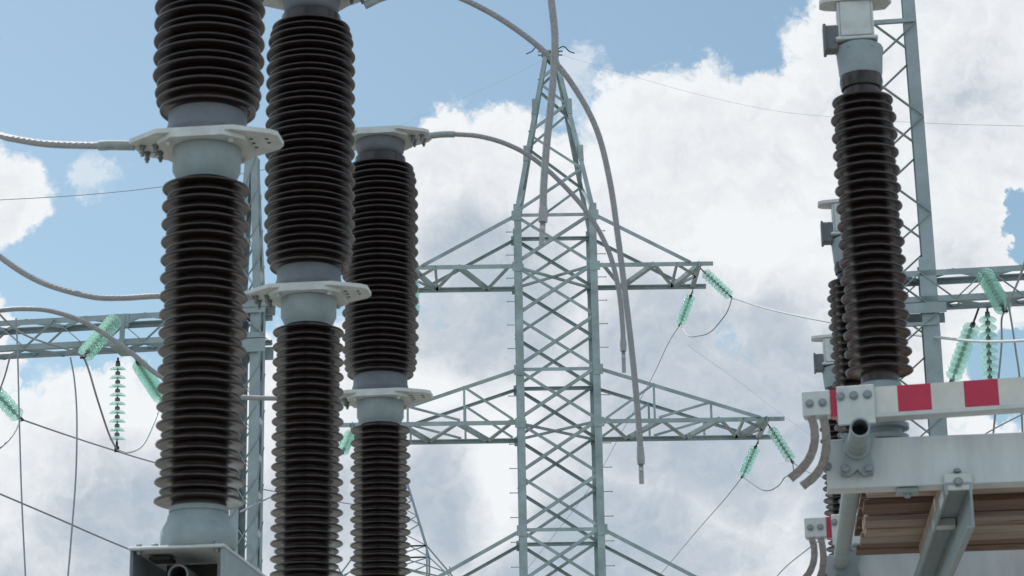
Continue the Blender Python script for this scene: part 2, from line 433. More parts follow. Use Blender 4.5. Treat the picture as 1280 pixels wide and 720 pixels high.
for sx in (-1, 1):
    for sy in (-1, 1):
        m = MB(); lw = .168
        m.angle(L_(sx*h2, sy*h2, zT+.15), L_(sx*h2, sy*h2, z7-dz), lw, DX*-sx, DY*-sy, .016)
        m.angle(L_(sx*pw(0), sy*pw(0), 0), L_(sx*h2, sy*h2, z7-dz), lw, DX*-sx, DY*-sy, .018)
        m.angle(L_(sx*h2, sy*h2, zT+.0), L_(sx*tipw, sy*tipw, ztip), .105, DX*-sx, DY*-sy, .014)
        # splice plates
        for k, zz in ((.0, zT-.1), (.45, zT+(ztip-zT)*.33), (.7, zT+(ztip-zT)*.62)):
            f = max(0, (zz-zT)/(ztip-zT)); hw = h2*(1-f)+tipw*f+.012
            m.angle(L_(sx*(hw+.01), sy*(hw+.01), zz-.05), L_(sx*(hw+.0), sy*(hw+.0), zz+.33), .12, DX*-sx, DY*-sy, .02)
        m.build('leg', 'galvfar', pyl)
        m = MB(); m.box(L_(sx*pw(0), sy*pw(0), -.05), (.7, 0, 0), (0, .7, 0), (0, 0, .4)); m.build('footing', 'concrete', pyl)
BR = .072
faces = [((-1, -1), (1, -1), V((0, 1, 0))), ((-1, 1), (1, 1), V((0, -1, 0))), ((-1, -1), (-1, 1), V((1, 0, 0))), ((1, -1), (1, 1), V((-1, 0, 0)))]
nodes = [zT-i*dz for i in range(9)]
zz = nodes[-1]
while zz > 3: zz -= dz*1.5; nodes.append(max(zz, .3))
pk = [0, .27, .49, .67, .815, .92, 1.0]
pn = [zT+(ztip-zT)*f for f in pk]
for fi, (a, b_, nrm) in enumerate(faces):
    m = MB()
    def P(c, z, inset=.02):
        if z > zT: f = (z-zT)/(ztip-zT); hw = h2*(1-f)+tipw*f
        else: hw = pw(z)
        hw -= inset
        return L_(c[0]*hw, c[1]*hw, z)
    for i in range(len(nodes)-1):
        lattice_panel(m, P(a, nodes[i+1]), P(a, nodes[i]), P(b_, nodes[i+1]), P(b_, nodes[i]), BR, nrm)
    for i in range(len(pn)-1):
        lattice_panel(m, P(a, pn[i]), P(a, pn[i+1]), P(b_, pn[i]), P(b_, pn[i+1]), BR*.85, nrm, 1+i % 2)
    for i in (0, 3, 6):
        m.angle(P(a, nodes[i]), P(b_, nodes[i]), .08, nrm, (0, 0, -1), .01)
    m.build('lattice_face', 'galvfar', pyl)
# plan bracing
for i in (1, 4, 7):
    m = MB(); z = nodes[i]
    m.bar(L_(-h2+.05, -h2+.05, z-.06), L_(h2-.05, h2-.05, z-.06), .07, .05); m.bar(L_(h2-.05, -h2+.05, z-.02), L_(-h2+.05, h2-.05, z-.02), .06, .05)
    m.build('plan_bracing', 'galvfar', pyl)
m = MB(); m.box(L_(0, 0, ztip+.02), DX*.42, DY*.42, (0, 0, .03)); m.bar(L_(-.30, -.12, ztip+.03), L_(.30, -.12, ztip+.03), .04, .03); m.bar(L_(-.30, .12, ztip+.03), L_(.30, .12, ztip+.03), .04, .03); m.build('peak_plate', 'galvfar', pyl)
# crossarms
armends = {}
def crossarm(sg, zc, zt_, half, tie, inner, key):
    m = MB(); X = lambda x, y, z: L_(sg*x, y, z)
    sx = DX*sg
    for sy in (-1, 1):
        m.angle(X(h2-.2, sy*(h2+.0), zc), X(half, sy*(h2+.0), zc), .10, (0, 0, -1), DY*-sy, .016)
        m.angle(X(h2-.05, sy*h2, zt_), X(tie, sy*h2, zc+.02), (.085 if sy < 0 else .07), (0, 0, -1), DY*-sy, .012)
        m.box(X(h2-.05, sy*(h2+.012), zt_-.06), sx*.22, DY*.012, (0, 0, .24)); m.box(X(h2-.06, sy*(h2+.012), zc-.06), sx*.24, DY*.012, (0, 0, .22))
    zf = lambda x: zt_+(zc-zt_)*(x-h2)/(tie-h2)
    for sy in (-1, 1):
        prev = h2
        for x in inner:
            m.bar(X(x, sy*(h2-.02), zc), X(x, sy*(h2-.02), zf(x)), .05, .05, DY)
            m.bar(X(prev+.1, sy*(h2-.03), zc+.03), X(x, sy*(h2-.03), zf(x)-.02), .05, .05, DY); prev = x
    # horizontal zigzag
    xs = [h2+.1] + [h2+(half-.12-h2)*f for f in ((.24, .5, .72, .92) if half < 4.4 else (.16, .33, .5, .66, .8, .93))]
    yy = -1
    for i in range(len(xs)-1):
        m.angle(X(xs[i], yy*(h2-.03), zc-.07), X(xs[i+1], -yy*(h2-.03), zc-.07), .10, (0, 0, 1), sx, .012); yy = -yy
    m.bar(X(xs[-1], -h2, zc-.05), X(xs[-1], h2, zc-.05), .11, .07); m.bar(X(xs[-2], -h2, zc-.04), X(xs[-2], h2, zc-.04), .06, .06)
    m.bar(X(xs[-2], -h2, zc-.06), X(xs[-1], 0, zc-.06), .05, .05); m.bar(X(xs[-2], h2, zc-.06), X(xs[-1], 0, zc-.06), .05, .05)
    for sy in (-1, 1): m.box(X(xs[-1], sy*(h2-.02), zc-.10), sx*.02, DY*.16, (0, 0, .2))
    o = m.build('crossarm', 'galvfar', pyl)
    armends[key] = (X(xs[-1], -h2, zc-.14), X(xs[-1], h2, zc-.14))
s_px = PD/FPX
for sg in (-1, 1):
    crossarm(sg, nodes[1], nodes[0], 195*s_px, 168*s_px, [], ('up', sg))
    crossarm(sg, nodes[4], nodes[3], 274*s_px, 246*s_px, [116*s_px, 185*s_px], ('mid', sg))
    crossarm(sg, nodes[7], nodes[6], 195*s_px, 168*s_px, [], ('low', sg))
# step bolts
smb = MB(); o0 = L_(h2, -h2, 0); z = nodes[7]-.2
sb = None
k = 0
while z < zT-.1:
    for sg in ((1, -1) if True else ()):
        if sg == -1 and k % 1: continue
        c = L_(sg*h2, -h2+.02, z)
        if sb is None:
            m = MB(); m.tube([c, c+DX*sg*.19], .011, 6); m.tube([c+DX*sg*.185, c+DX*sg*.20], .02, 6)
            sb = m.build('step_bolt', 'galvfar', pyl); sb_c = c
        else:
            o = sb.copy(); COL.objects.link(o); o.parent = pyl
            dlt = pm.to_3x3().inverted()@(c-sb_c)
            if sg == -1:
                o.scale = (-1, 1, 1); base = pm.inverted()@sb_c; dlt = (pm.inverted()@c)-V((-base.x, base.y, base.z))
            o.location = dlt
    z += .56; k += 1

# ------------------------------------------------------------------ glass strings
dm = None
def glass_string(S, E, n, name_label, group, nrod=.12, rD=.127):
    global dm
    S, E = V(S), V(E); d = E-S; Lh = d.length; q = d.to_track_quat('Z', 'Y').to_matrix().to_4x4()
    root = thing('glass_insulator_string', S, name_label, 'insulator', group, q)
    m = MB(); u = d.normalized()
    m.tube([S, S+u*nrod], .016, 8); m.bar(S+u*(nrod-.05), S+u*nrod, .06, .03)
    m.build('end_fitting', 'dark', root)
    m = MB(); m.tube([E-u*.12, E], .018, 8); m.bar(E-u*.05, E+u*.04, .07, .03); m.build('wire_clamp', 'dark', root)
    step = (Lh-nrod-.10)/n; first = None
    for i in range(n):
        c = S+u*(nrod+step*(i+.15))
        if dm is None or first is None:
            m = MB()
            pf = [(.022, 0), (.040, .012), (.075, .020), (rD*.85, .040), (rD, .062), (rD*.97, .070), (rD*.9, .060), (.085, .050), (.080, .066), (.068, .050), (.05, .046), (.046, .06), (.03, .045), (.018, .045)]
            m.lathe(c, pf, 28, 0, u, cap=False)
            first = m.build('glass_disc', 'glass', root); c0 = c; dm = first
            m2 = MB(); m2.lathe(c, [(.028, -.045), (.036, -.035), (.04, .0), (.030, .010)], 12, 0, u); m2.lathe(c, [(.012, .04), (.012, step-.045+.02)], 8, 0, u)
            cap = m2.build('metal_cap', 'greybox', first)
        else:
            o = first.copy(); COL.objects.link(o); o.parent = root; o.location = (0, 0, (c-c0).length)
            p2 = cap.copy(); COL.objects.link(p2); p2.parent = o
    return root
GS = 'glass strings on the pylon'
def conductor(pts, r, label, cat='wire', group='thin conductors', three=False, mat='wire', name='conductor_wire'):
    P = spline([V(p) if three else atY(*p) for p in pts], 10)
    root = Matrix.Translation(P[0])
    m = MB(); m.tube(P, r, 6)
    o = m.build(name, mat, None, M0=root); return tag(o, label, cat, group)
# right upper arm
nf = lambda k: armends[k]
def pstring(S, px, py, L, near, lab, n=8): 
    E = at_len(S, px, py, L, near); return glass_string(S, E, n, lab, GS, .22), E
a, b2 = nf(('up', 1))
_, e1 = pstring(a, 915, 372, 1.35, True, 'glass string slanting right from the upper right arm tip, nearer one')
_, e2 = pstring(b2, 850, 406, 1.35, False, 'glass string hanging down left behind the upper right arm tip')
c1e = atY(1035, 402, 38); c2e = atY(1165, 421, 32); c3e = atY(1290, 425, 28); c4e = atY(1700, 380, 20)
conductor([e1, atY(960, 386, 47), c1e, c2e, c3e, c4e], .022, 'bright conductor running right from the upper arm nearer glass string', three=True, mat='alu')  # paler metal than the other wires, sunlit brightness put into its colour
conductor([e1, atY(911, 385, 52), atY(905, 396, 52.2), atY(888, 415, 52.6), atY(872, 420, 53), atY(860, 419.5, 53.5), e2], .013, 'jumper loop under the upper right arm between its two glass strings', three=True)
conductor([e2, atY(835, 430, 62), atY(812, 478, 75), atY(780, 535, 95), atY(730, 620, 120), atY(640, 735, 150)], .013, 'conductor running down left from upper right arm behind the pylon body', three=True)
a, b2 = nf(('mid', 1))
_, e3 = pstring(a, 991, 578, 1.40, True, 'glass string slanting right from the lower right arm tip, nearer one')
_, e4 = pstring(b2, 928, 596, 1.35, False, 'glass string hanging down left behind the lower right arm tip')
conductor([e3, e3+V((0, .05, -.3)), atY(982, 596, 52), atY(972, 608, 52.2), atY(955, 613, 52.5), e4], .013, 'jumper loop below the lower right arm tip', three=True)
conductor([e3, atY(1010, 590, 47), atY(1050, 600, 44), atY(1300, 640, 30)], .012, 'conductor running right from the lower arm behind the painted frame', three=True)
conductor([e4, atY(905, 625, 60), atY(870, 665, 75), atY(822, 722, 95), atY(780, 770, 110)], .013, 'conductor running down left from the lower right arm tip', three=True)
a, b2 = nf(('up', -1))
_, e5 = pstring(a, 518, 395, 1.3, True, 'glass string at the upper left arm tip, beside the farthest porcelain column')
_, e6 = pstring(b2, 500, 420, 1.3, False, 'glass string behind the upper left arm tip, hidden mostly by the porcelain column')
conductor([e5, atY(514, 430, 52), atY(510, 500, 50), atY(508, 590, 47)], .010, 'jumper dropping from the upper left arm tip')
a, b2 = nf(('mid', -1))
_, e7 = pstring(a, 428, 566, 1.3, True, 'glass string at the lower left arm tip, between two porcelain columns')
conductor([e7, atY(400, 590, 45), atY(300, 640, 30)], .012, 'conductor running left from the lower left arm tip', three=True)
# earth wires
for lab, pts in (('faint earth wire from the pylon tip to the right frame edge', [(700, 68, 52.5), (780, 92, 48), (865, 116, 44), (960, 137, 40), (1040, 146, 36), (1160, 154, 33), (1300, 158, 30)]),
                 ('faint earth wire from the pylon tip running down left', [(686, 70, 54), (640, 95, 62), (580, 122, 72), (520, 148, 84), (430, 190, 100), (300, 245, 140)])):
    conductor(pts, .0032, lab, mat='farsteel')
for sx, lab in ((-1, 'left'), (1, 'right')):
    S = L_(sx*.12, -.1, ztip+.06); E = S+DX*sx*.46+V((0, -.1, -.12))
    m = MB(); m.tube(spline([S, S+DX*sx*.2+V((0, 0, .10)), S+DX*sx*.33-V((0, 0, .02)), E], 5), .014, 6)
    m.build('earth_wire_clamp', 'dark', pyl)

# distant pylon
DD = 165.0
def far_pylon():
    c = atY(494, 560, DD); X0 = c.x
    m0 = thing('distant_pylon', (X0, DD, 0), 'far lattice pylon low behind the farthest porcelain column', 'pylon')
    zt_ = c.z; zb_ = zfor(X0, DD, 690); zc_ = zfor(X0, DD, 714); hw = 41*DD/FPX; t = .10
    m = MB()
    for sx in (-1, 1):
        for sy in (-1, 1):
            m.bar((X0+sx*.1, DD+sy*.1, zt_), (X0+sx*hw, DD+sy*hw, zb_), t, t); m.bar((X0+sx*hw, DD+sy*hw, zb_), (X0+sx*hw*1.05, DD+sy*hw*1.05, zc_-8), t, t)
            m.bar((X0+sx*hw*1.05, DD+sy*hw*1.05, zc_-8), (X0+sx*hw*2.2, DD+sy*hw*2.2, 0), t*1.2, t*1.2)
    m.build('leg', 'farsteel', m0)
    m = MB(); F = [0, .25, .48, .7, 1]
    for sy in (-1, 1):
        for i in range(4):
            a, b_ = F[i], F[i+1]
            for s_ in (-1, 1):
                m.bar((X0+s_*hw*a, DD+sy*hw*a, zt_+(zb_-zt_)*a), (X0-s_*hw*b_, DD+sy*hw*b_, zt_+(zb_-zt_)*b_), .07, .07)
        for s_ in (-1, 1):
            m.bar((X0+s_*hw, DD+sy*hw, zb_), (X0-s_*hw, DD+sy*hw, zc_), .08, .08); z = zc_
            for k in range(4):
                m.bar((X0+s_*hw, DD+sy*hw, z), (X0-s_*hw, DD+sy*hw, z-2), .08, .08); z -= 2
            m.bar((X0-hw, DD+sy*hw, zb_-.0), (X0+hw, DD+sy*hw, zb_), .1, .1)
    m.build('lattice', 'farsteel', m0)
    for sg in (-1, 1):
        m = MB()
        for sy in (-1, 1):
            m.bar((X0+sg*hw, DD+sy*hw, zb_), (X0+sg*(hw+2.0), DD+sy*hw*.2, zc_-.8), .08, .08); m.bar((X0, DD+sy*hw, zc_), (X0+sg*(hw+2.0), DD+sy*hw*.2, zc_-.8), .1, .1)
            m.bar((X0+sg*hw, DD+sy*hw, zb_), (X0+sg*hw, DD+sy*hw, zc_), .09, .09)
        m.bar((X0+sg*(hw+1.6), DD-hw*.7, zc_), (X0+sg*(hw+1.6), DD+hw*.7, zc_), .07, .07); m.bar((X0+sg*hw, DD-hw, zc_), (X0+sg*(hw+1.6), DD+hw*.7, zc_), .07, .07)
        m.build('crossarm', 'farsteel', m0)
far_pylon()

# ------------------------------------------------------------------ gantries
ZG = 1.6+9.6
Lp = atZ(0, 401, ZG); Rp = atZ(1280, 331, ZG)
gd = (Rp-Lp).normalized(); gn = V((-gd.y, gd.x, 0))   # away from camera
gpt = lambda px: None
def on_line(px):   # parameter on the front top chord at pixel x
    lo, hi = -40., 60.
    for _ in range(60):
        mid = (lo+hi)/2
        if proj(Lp+gd*mid)[0] < px: lo = mid
        else: hi = mid
    return lo
BW, BH = .50, .47
print('gantry', Lp, Rp, gd)
def gbeam(root, t0, t1, nm='beam'):
    m = MB(); q = lambda t, v, z: Lp+gd*t+gn*v+E3*z
    for v, sv in ((0, 1), (BW, -1)):
        for z, sz in ((0, -1), (-BH, 1)):
            m.angle(q(t0, v, z), q(t1, v, z), .085, gn*sv, E3*sz, .010)
    o = m.build(nm+'_chord', 'gantry', root)
    m = MB(); n = max(1, round((t1-t0)/.88)); st = (t1-t0)/n
    for i in range(n):
        a, b_ = t0+i*st, t0+(i+1)*st; c = (a+b_)/2; w = .062
        for v in (.012, BW-.012):
            m.bar(q(a, v, -BH+.03), q(c, v, -.03), w, .01, E3); m.bar(q(c, v, -.03), q(b_, v, -BH+.03), w, .01, E3)
        for z in (-.014, -BH+.014):
            m.bar(q(a, .03, z), q(c, BW-.03, z), w, .008, gn); m.bar(q(c, BW-.03, z), q(b_, .03, z), w, .008, gn)
    m.build(nm+'_lacing', 'gantry', root)
def gcolumn(root, tl, tr, depth, ztop, legw, brace_n, taper_from=None, topf=.4, zig=None):
    tc = (tl+tr)/2; hw = (tr-tl)/2; z0 = 0
    q = lambda s, v, z: Lp+gd*(tc+s)+gn*v+E3*(z-Lp.z)
    zt_ = ztop; zm = taper_from or ztop
    def hwz(z): return hw if z <= zm else hw*(1-(1-topf)*(z-zm)/(zt_-zm))
    def dz_(z): return depth/2*(1 if z <= zm else 1-(1-topf)*(z-zm)/(zt_-zm))
    vc = BW/2
    for sx in (-1, 1):
        for sy in (-1, 1):
            m = MB()
            m.angle(q(sx*hw, vc+sy*depth/2, 0), q(sx*hw, vc+sy*depth/2, zm), legw, gd*-sx, gn*-sy, .012)
            if zm < zt_: m.angle(q(sx*hw, vc+sy*depth/2, zm), q(sx*hwz(zt_), vc+sy*dz_(zt_), zt_), legw*.75, gd*-sx, gn*-sy, .010)
            m.build('leg', 'gantry', root)
    if zig:
        zf_, zb_, per = zig; hp = per/2; m = MB(); w = .10
        for sy, zref in ((-1, zf_), (1, zb_)):
            k = -int((zref-.3)/hp)
            while zref+(k+1)*hp < zt_:
                z1_, z2_ = zref+k*hp, zref+(k+1)*hp
                s1 = 1 if k % 2 == 0 else -1
                m.bar(q(s1*(hwz(z1_)-.01), vc+sy*(dz_(z1_)-.012), z1_), q(-s1*(hwz(z2_)-.01), vc+sy*(dz_(z2_)-.012), z2_), w, .009, E3); k += 1
        m.build('column_lacing', 'gantry', root)
    m = MB(); z = .2; w = .055; ph = brace_n
    while z < zt_-.05 and not zig:
        z2 = min(z+ph, zt_)
        for sy in (-1, 1):
            a, b_ = hwz(z)-.01, hwz(z2)-.01; da, db = dz_(z)-.012, dz_(z2)-.012
            m.bar(q(-a, vc+sy*da, z), q(b_, vc+sy*db, z2), w, .008, E3); m.bar(q(a, vc+sy*(da-.012), z), q(-b_, vc+sy*(db-.012), z2), w, .008, E3)
        for sx in (-1, 1):
            a, b_ = hwz(z)-.012, hwz(z2)-.012; da, db = dz_(z)-.02, dz_(z2)-.02
            m.bar(q(sx*a, vc-da, z), q(sx*b_, vc+db, z2), w, .008, E3)
        z = z2
    if not zig: m.build('column_lacing', 'gantry', root)
    m = MB(); m.box(q(0, vc, -.04), gd*(2*hw+.6), gn*(depth+.6), E3*.3); m.build('footing', 'concrete', root)
    return q
tA, tB = on_line(-260), on_line(331)
gl = thing('gantry', V((Lp+gd*on_line(305)).to_2d().to_3d()), 'lattice gantry at the left whose beam ends behind the two nearest porcelain columns', 'gantry', 'lattice gantries')
gbeam(gl, tA, tB)
tl, tr = on_line(291), on_line(323)
zmast = zfor(*(Lp+gd*on_line(312)+gn*.2).to_2d(), 195)
q = gcolumn(gl, tl, tr, .42, zmast, .13, .56, ZG+.15, .45)
for s_ in (-1, 1):
    m = MB(); m.box(q(0, BW/2+s_*.26, ZG-BH-.12), gd*.62, gn*.012, E3*.20); m.build('gusset_plate', 'gantry', gl)
    m = MB(); m.box(q(0, BW/2+s_*.26, ZG+.06), gd*.66, gn*.012, E3*.12); m.build('gusset_plate', 'gantry', gl)
m = MB(); m.box(q(0, BW/2, ZG+.14), gd*.66, gn*.62, E3*.014); m.build('cap_plate', 'gantry', gl)
tA2 = on_line(-240)
for rt_, pxs in ((gl, (146, 154)),):
    m = MB(); m.box(Lp+gd*on_line(148)+gn*-.012+E3*-.10, gd*.34, gn*.012, E3*.20); m.build('gusset_plate', 'gantry', rt_)
    m = MB(); m.bar(Lp+gd*on_line(154)+gn*-.02+E3*-.02, Lp+gd*on_line(154)+gn*-.02+E3*(-BH), .07, .04, gn); m.build('hanger_post', 'gantry', rt_)
    m = MB(); m.box(Lp+gd*on_line(148)+gn*(BW/2)+E3*(-BH-.01), gd*.22, gn*(BW+.1), E3*.05); m.build('hanger_plate', 'gantry', rt_)
# far end column of left gantry, outside the frame
gcolumn(gl, tA2-.5, tA2+.0, .42, ZG-BH, .13, .9)
grr = thing('gantry', V((Lp+gd*on_line(1140)).to_2d().to_3d()), 'lattice gantry at the right whose wide leg rises behind the striped bar', 'gantry', 'lattice gantries')
gbeam(grr, on_line(1108), on_line(1620))
# right column, tapering upward
tl, tr = on_line(1092), on_line(1170)
ztr = zfor(*(Lp+gd*on_line(1140)+gn*.2).to_2d(), -20)
_c = (Lp+gd*on_line(1145)).to_2d()
q2 = gcolumn(grr, tl, tr, .5, ztr, .24, 1.18, ZG+.2, .93, zig=(zfor(*_c, 146), zfor(*(_c+gn.to_2d()*.5), 189), 1.49))
for s_ in (-1, 1):
    m = MB(); m.box(q2(0.05, BW/2+s_*.285, ZG-BH-.10), gd*1.0, gn*.014, E3*.15); m.build('gusset_plate', 'gantry', grr)
m = MB(); m.box(q2(0.0, BW/2-.27, ztr-.2), gd*.95, gn*.012, E3*.16); m.build('gusset_plate', 'gantry', grr)
m = MB(); zz = zfor(*(Lp+gd*on_line(1120)).to_2d(), 28); m.bar(q2(-.45, BW/2-.25, zz), q2(.40, BW/2-.25, zz), .06, .06); m.build('cross_strut', 'gantry', grr); m = MB(); zz = zfor(*(Lp+gd*on_line(1150)).to_2d(), 405)
m.bar(q2(-.45, BW/2-.25, zz), q2(.40, BW/2-.25, zz), .05, .05); m.build('cross_strut', 'gantry', grr)
gcolumn(grr, on_line(1570), on_line(1650), .5, ZG-BH, .2, 1.18)
# strings on gantries
GG = 'glass strings on the gantries'
GP = lambda px, v, z: Lp+gd*on_line(px)+gn*v+E3*z
ge = {}
def gs(key, S, px, py, L, near, n, lab, rod=.1):
    E = at_len(S, px, py, L, near); glass_string(S, E, n, lab, GG, rod); ge[key] = E
SY = Lp.y
gs('a', GP(146, 0, -.06), 104, 446, 1.55, True, 10, 'fat glass string pulling towards the lower left from the left gantry beam', .08)
gs('b', atY(147.5, 447, SY+.2), 146, 562, 1.35, True, 9, 'glass string hanging straight down under the left gantry beam')
gs('c', GP(150, BW, -.40), 203, 500, 1.65, False, 10, 'glass string slanting away behind the nearest porcelain column', .45)
gs('d', GP(-60, BW, -.40), 26, 524, 1.75, False, 11, 'glass string slanting in from the left frame edge', .3)
gs('e', GP(1228, 0, -.06), 1256, 388, 1.45, True, 10, 'fat glass string pulling down right from the right gantry beam', .1)
gs('f', GP(1223, BW, -.46), 1190, 476, 1.65, False, 9, 'glass string slanting left below the right gantry beam', .38)
gs('g', atY(1234, 386, (Rp.y)+.5), 1238, 490, 1.3, True, 9, 'glass string hanging straight down under the right gantry beam')
gy = SY
W_ = lambda pts, lab, r=.011, mat='wire': conductor([p if isinstance(p, Vector) else atY(*p) for p in pts], r, lab, three=True, mat=mat)
W_([ge['a'], (85, 437, gy-2), (55, 428, gy-3), (25, 415, gy-5), (-5, 388, gy-7), (-60, 320, gy-10)], 'conductor rising left over the gantry beam from its fat glass string', .014)
W_([ge['a'], (107, 452, gy-1.3), (112, 466, gy-1.2), (122, 500, gy-1), (136, 542, gy-.3), ge['b']], 'dropper between the fat and the hanging glass strings of the left gantry', .016)
W_([ge['b'], (160, 566, gy+.3), (178, 557, gy+.8), (192, 530, gy+1.2), ge['c']], 'pale jumper loop curling up behind the nearest porcelain column', .014, 'alu')
W_([ge['d'], (75, 541, gy+4), (130, 559, gy+7), (200, 580, gy+11), (320, 610, gy+18), (500, 640, gy+30)], 'conductor running right past the bottom of the hanging string', .014)
W_([ge['d'], (18, 541, gy+1), (5, 556, gy+.5), (-20, 575, gy)], 'short jumper curling down left from the edge glass string', .014)
W_([(20, 398, gy-1.6), (22, 440, gy-1.6), (24, 520, gy-1.8), (27, 620, gy-2.2), (32, 725, gy-2.6), (38, 850, gy-3)], 'leftmost dropper wire, hanging almost vertical', .013)
W_([(88, 447, gy-.3), (93, 475, gy-.5), (96, 520, gy-.8), (95, 590, gy-1.2), (90, 660, gy-1.6), (84, 730, gy-2), (72, 850, gy-2.5)], 'second dropper wire, bowing slightly right below the left beam', .013)
W_([(12, 448, gy-.3), (6, 470, gy), (-3, 495, gy+.3)], 'short slanting dropper under the left end of the beam', .013)
W_([(-20, 609, gy-4), (60, 643, gy-2), (160, 686, gy), (300, 740, gy+5)], 'wire running down right to the steel box beam', .012)
W_([(-20, 251, 60), (100, 244, 60), (205, 233, 60), (330, 212, 60), (480, 180, 60)], 'thin wire crossing the blue sky behind the nearest column', .010)
W_([ge['e'], (1270, 358, gy-6), (1282, 325, gy-8), (1310, 240, gy-11)], 'conductor rising steeply right from the right fat glass string', .015)
W_([ge['e'], (1252, 400, gy-2.6), (1252, 430, gy-2.5), (1248, 475, gy-2.4), (1240, 560, gy-2)], 'dropper wire just right of the hanging string on the right', .014)
W_([(1259, 372, gy-3.2), (1264, 400, gy-3.1), (1270, 440, gy-3), (1275, 480, gy-2.9), (1280, 580, gy-2.5)], 'rightmost dropper wire below the right gantry beam', .014)
W_([(1222, 548, 20), (1250, 532, 20), (1290, 512, 20)], 'thin wire between striped bar and white beam at the right', .007)
W_([(860, 432, 90), (925, 478, 84), (985, 524, 76), (1060, 575, 66), (1160, 640, 50)], 'faint distant conductor crossing the grey cloud', .009, 'farsteel' if 'farsteel' in M else 'wire')
W_([(940, 760, 30), (975, 716, 26), (1005, 690, 22), (1040, 664, 18)], 'thin wire rising to the lower striped bar end', .006)

# ------------------------------------------------------------------ right post insulators and frames
YR = 9.6
T1 = atY(1077, 110, YR); X1, Y1 = T1.x, T1.y
bz = zfor(X1, Y1, 50)
b1, b2_, b3 = atZ(1040, 50, bz), atZ(1035, 292, bz), atZ(1024.5, 454, bz)
D2, D3 = b2_-b1, b3-b1
print('right', X1, Y1, 'D2', D2, 'D3', D3, 'ang', math.degrees(math.atan2(D3.x, D3.y)))
Q = lambda u, v, z: V((X1, Y1, 0))+E1*u+E2*v+E3*z
zr0, zr1 = zfor(X1, Y1, 127.5), zfor(X1, Y1, 464.5)
RR = 83/2*proj((X1, Y1, (zr0+zr1)/2))[2]/FPX
sc = proj((X1, Y1, zr0))[2]/FPX      # metres per pixel
zpx = lambda y: zfor(X1, Y1, y)
post = thing('post_insulator', Q(0, 0, zr1-.1), 'nearest right porcelain post with a pale metal head, above the long striped bar', 'insulator', 'brown porcelain posts with metal heads', ZROT)
m = MB(); pp = sheds(m, V((X1, Y1, 0)), zr0, zr1, 16, RR, RR*.56, .90, (.93, 1)); m.build('porcelain', 'porcelain', post)
m = MB(); m.lathe(Q(0, 0, 0), [(RR*.62, zpx(112)), (RR*.66, zpx(104)), (RR*.64, zpx(97))], 40); m.build('neck', 'porcelain', post)
m = MB(); m.lathe(Q(0, 0, 0), [(26*sc, zpx(96.5)), (27*sc, zpx(93)), (29*sc, zpx(66)), (29*sc, zpx(61)), (26*sc, zpx(59))], 40)
for a in range(6): m.box(Q(math.cos(a*1.047)*27*sc, math.sin(a*1.047)*27*sc, zpx(64)), E1*.02, E2*.02, E3*.03, bev=.004)
m.build('head_casting', 'castgrey', post)
m = MB(); zc0, zc1 = zpx(56), zpx(7); hh = zc1-zc0
w_ = 38*sc
m.box(Q(-3*sc, -15*sc, (zc0+zc1)/2), E1*w_, E2*.012, E3*hh, bev=.003)
m.box(Q(-3*sc+w_/2+.006, -15*sc+.075, (zc0+zc1)/2), E1*.012, E2*.15, E3*hh, bev=.003)
m.box(Q(-3*sc-w_/2-.006, -15*sc+.075, (zc0+zc1)/2), E1*.012, E2*.15, E3*hh, bev=.003)
m.box(Q(-3*sc, 0, zc0+.004), E1*(w_+.05), E2*.17, E3*.014, bev=.003)
m.box(Q(-3*sc, -15*sc-.012, zc0+.035), E1*w_, E2*.014, E3*.03, bev=.003)
m.build('terminal_bracket', 'alu', post)
m = MB()
poly = [(-.165, -.035), (-.14, -.055), (.05, -.085), (.13, -.06), (.155, 0), (.13, .07), (.02, .09), (-.14, .05), (-.165, .03)]
m.prism(poly, Q(0, 0, zc1+.003), E1, E2, E3, .018); m.build('head_plate', 'alu', post)
m = MB(); m.box(Q(-34*sc, -5*sc, zpx(50)), E1*.066, E2*.07, E3*.118, bev=.006); m.box(Q(-42.5*sc, -5*sc, zpx(50)), E1*.014, E2*.085, E3*.13, bev=.003); m.build('side_block', 'greybox', post)
m = MB(); m.bar(Q(-30*sc, -3*sc, zpx(50)), Q(-16*sc, -3*sc, zpx(50)), .05, .03); m.build('block_arm', 'galv', post)
# base: ribbed casting down to the beam
ztb = zfor(*Q(0, -.12, 0).to_2d(), 547)   # top of beam
m = MB(); zz = zr1-.7*pp
m.lathe(Q(0, 0, 0), [(26*sc, ztb+.003), (30*sc, ztb+.01), (30*sc, ztb+.03), (23*sc, ztb+.036), (23*sc, ztb+.055), (31*sc, ztb+.06), (31*sc, ztb+.08), (24*sc, ztb+.087), (24*sc, ztb+.10), (30*sc, ztb+.106), (28*sc, ztb+.125), (27*sc, zz-.02), (25*sc, zz)], 40)
m.build('base_casting', 'castgrey', post)
for i, (dd, lab) in enumerate(((D2, 'middle right porcelain post, half hidden behind the nearest post'), (D3, 'farthest right porcelain post, only its metal head showing above the bar end'))):
    c = copy_tree(post); c.location = post.location+dd; c['label'] = lab

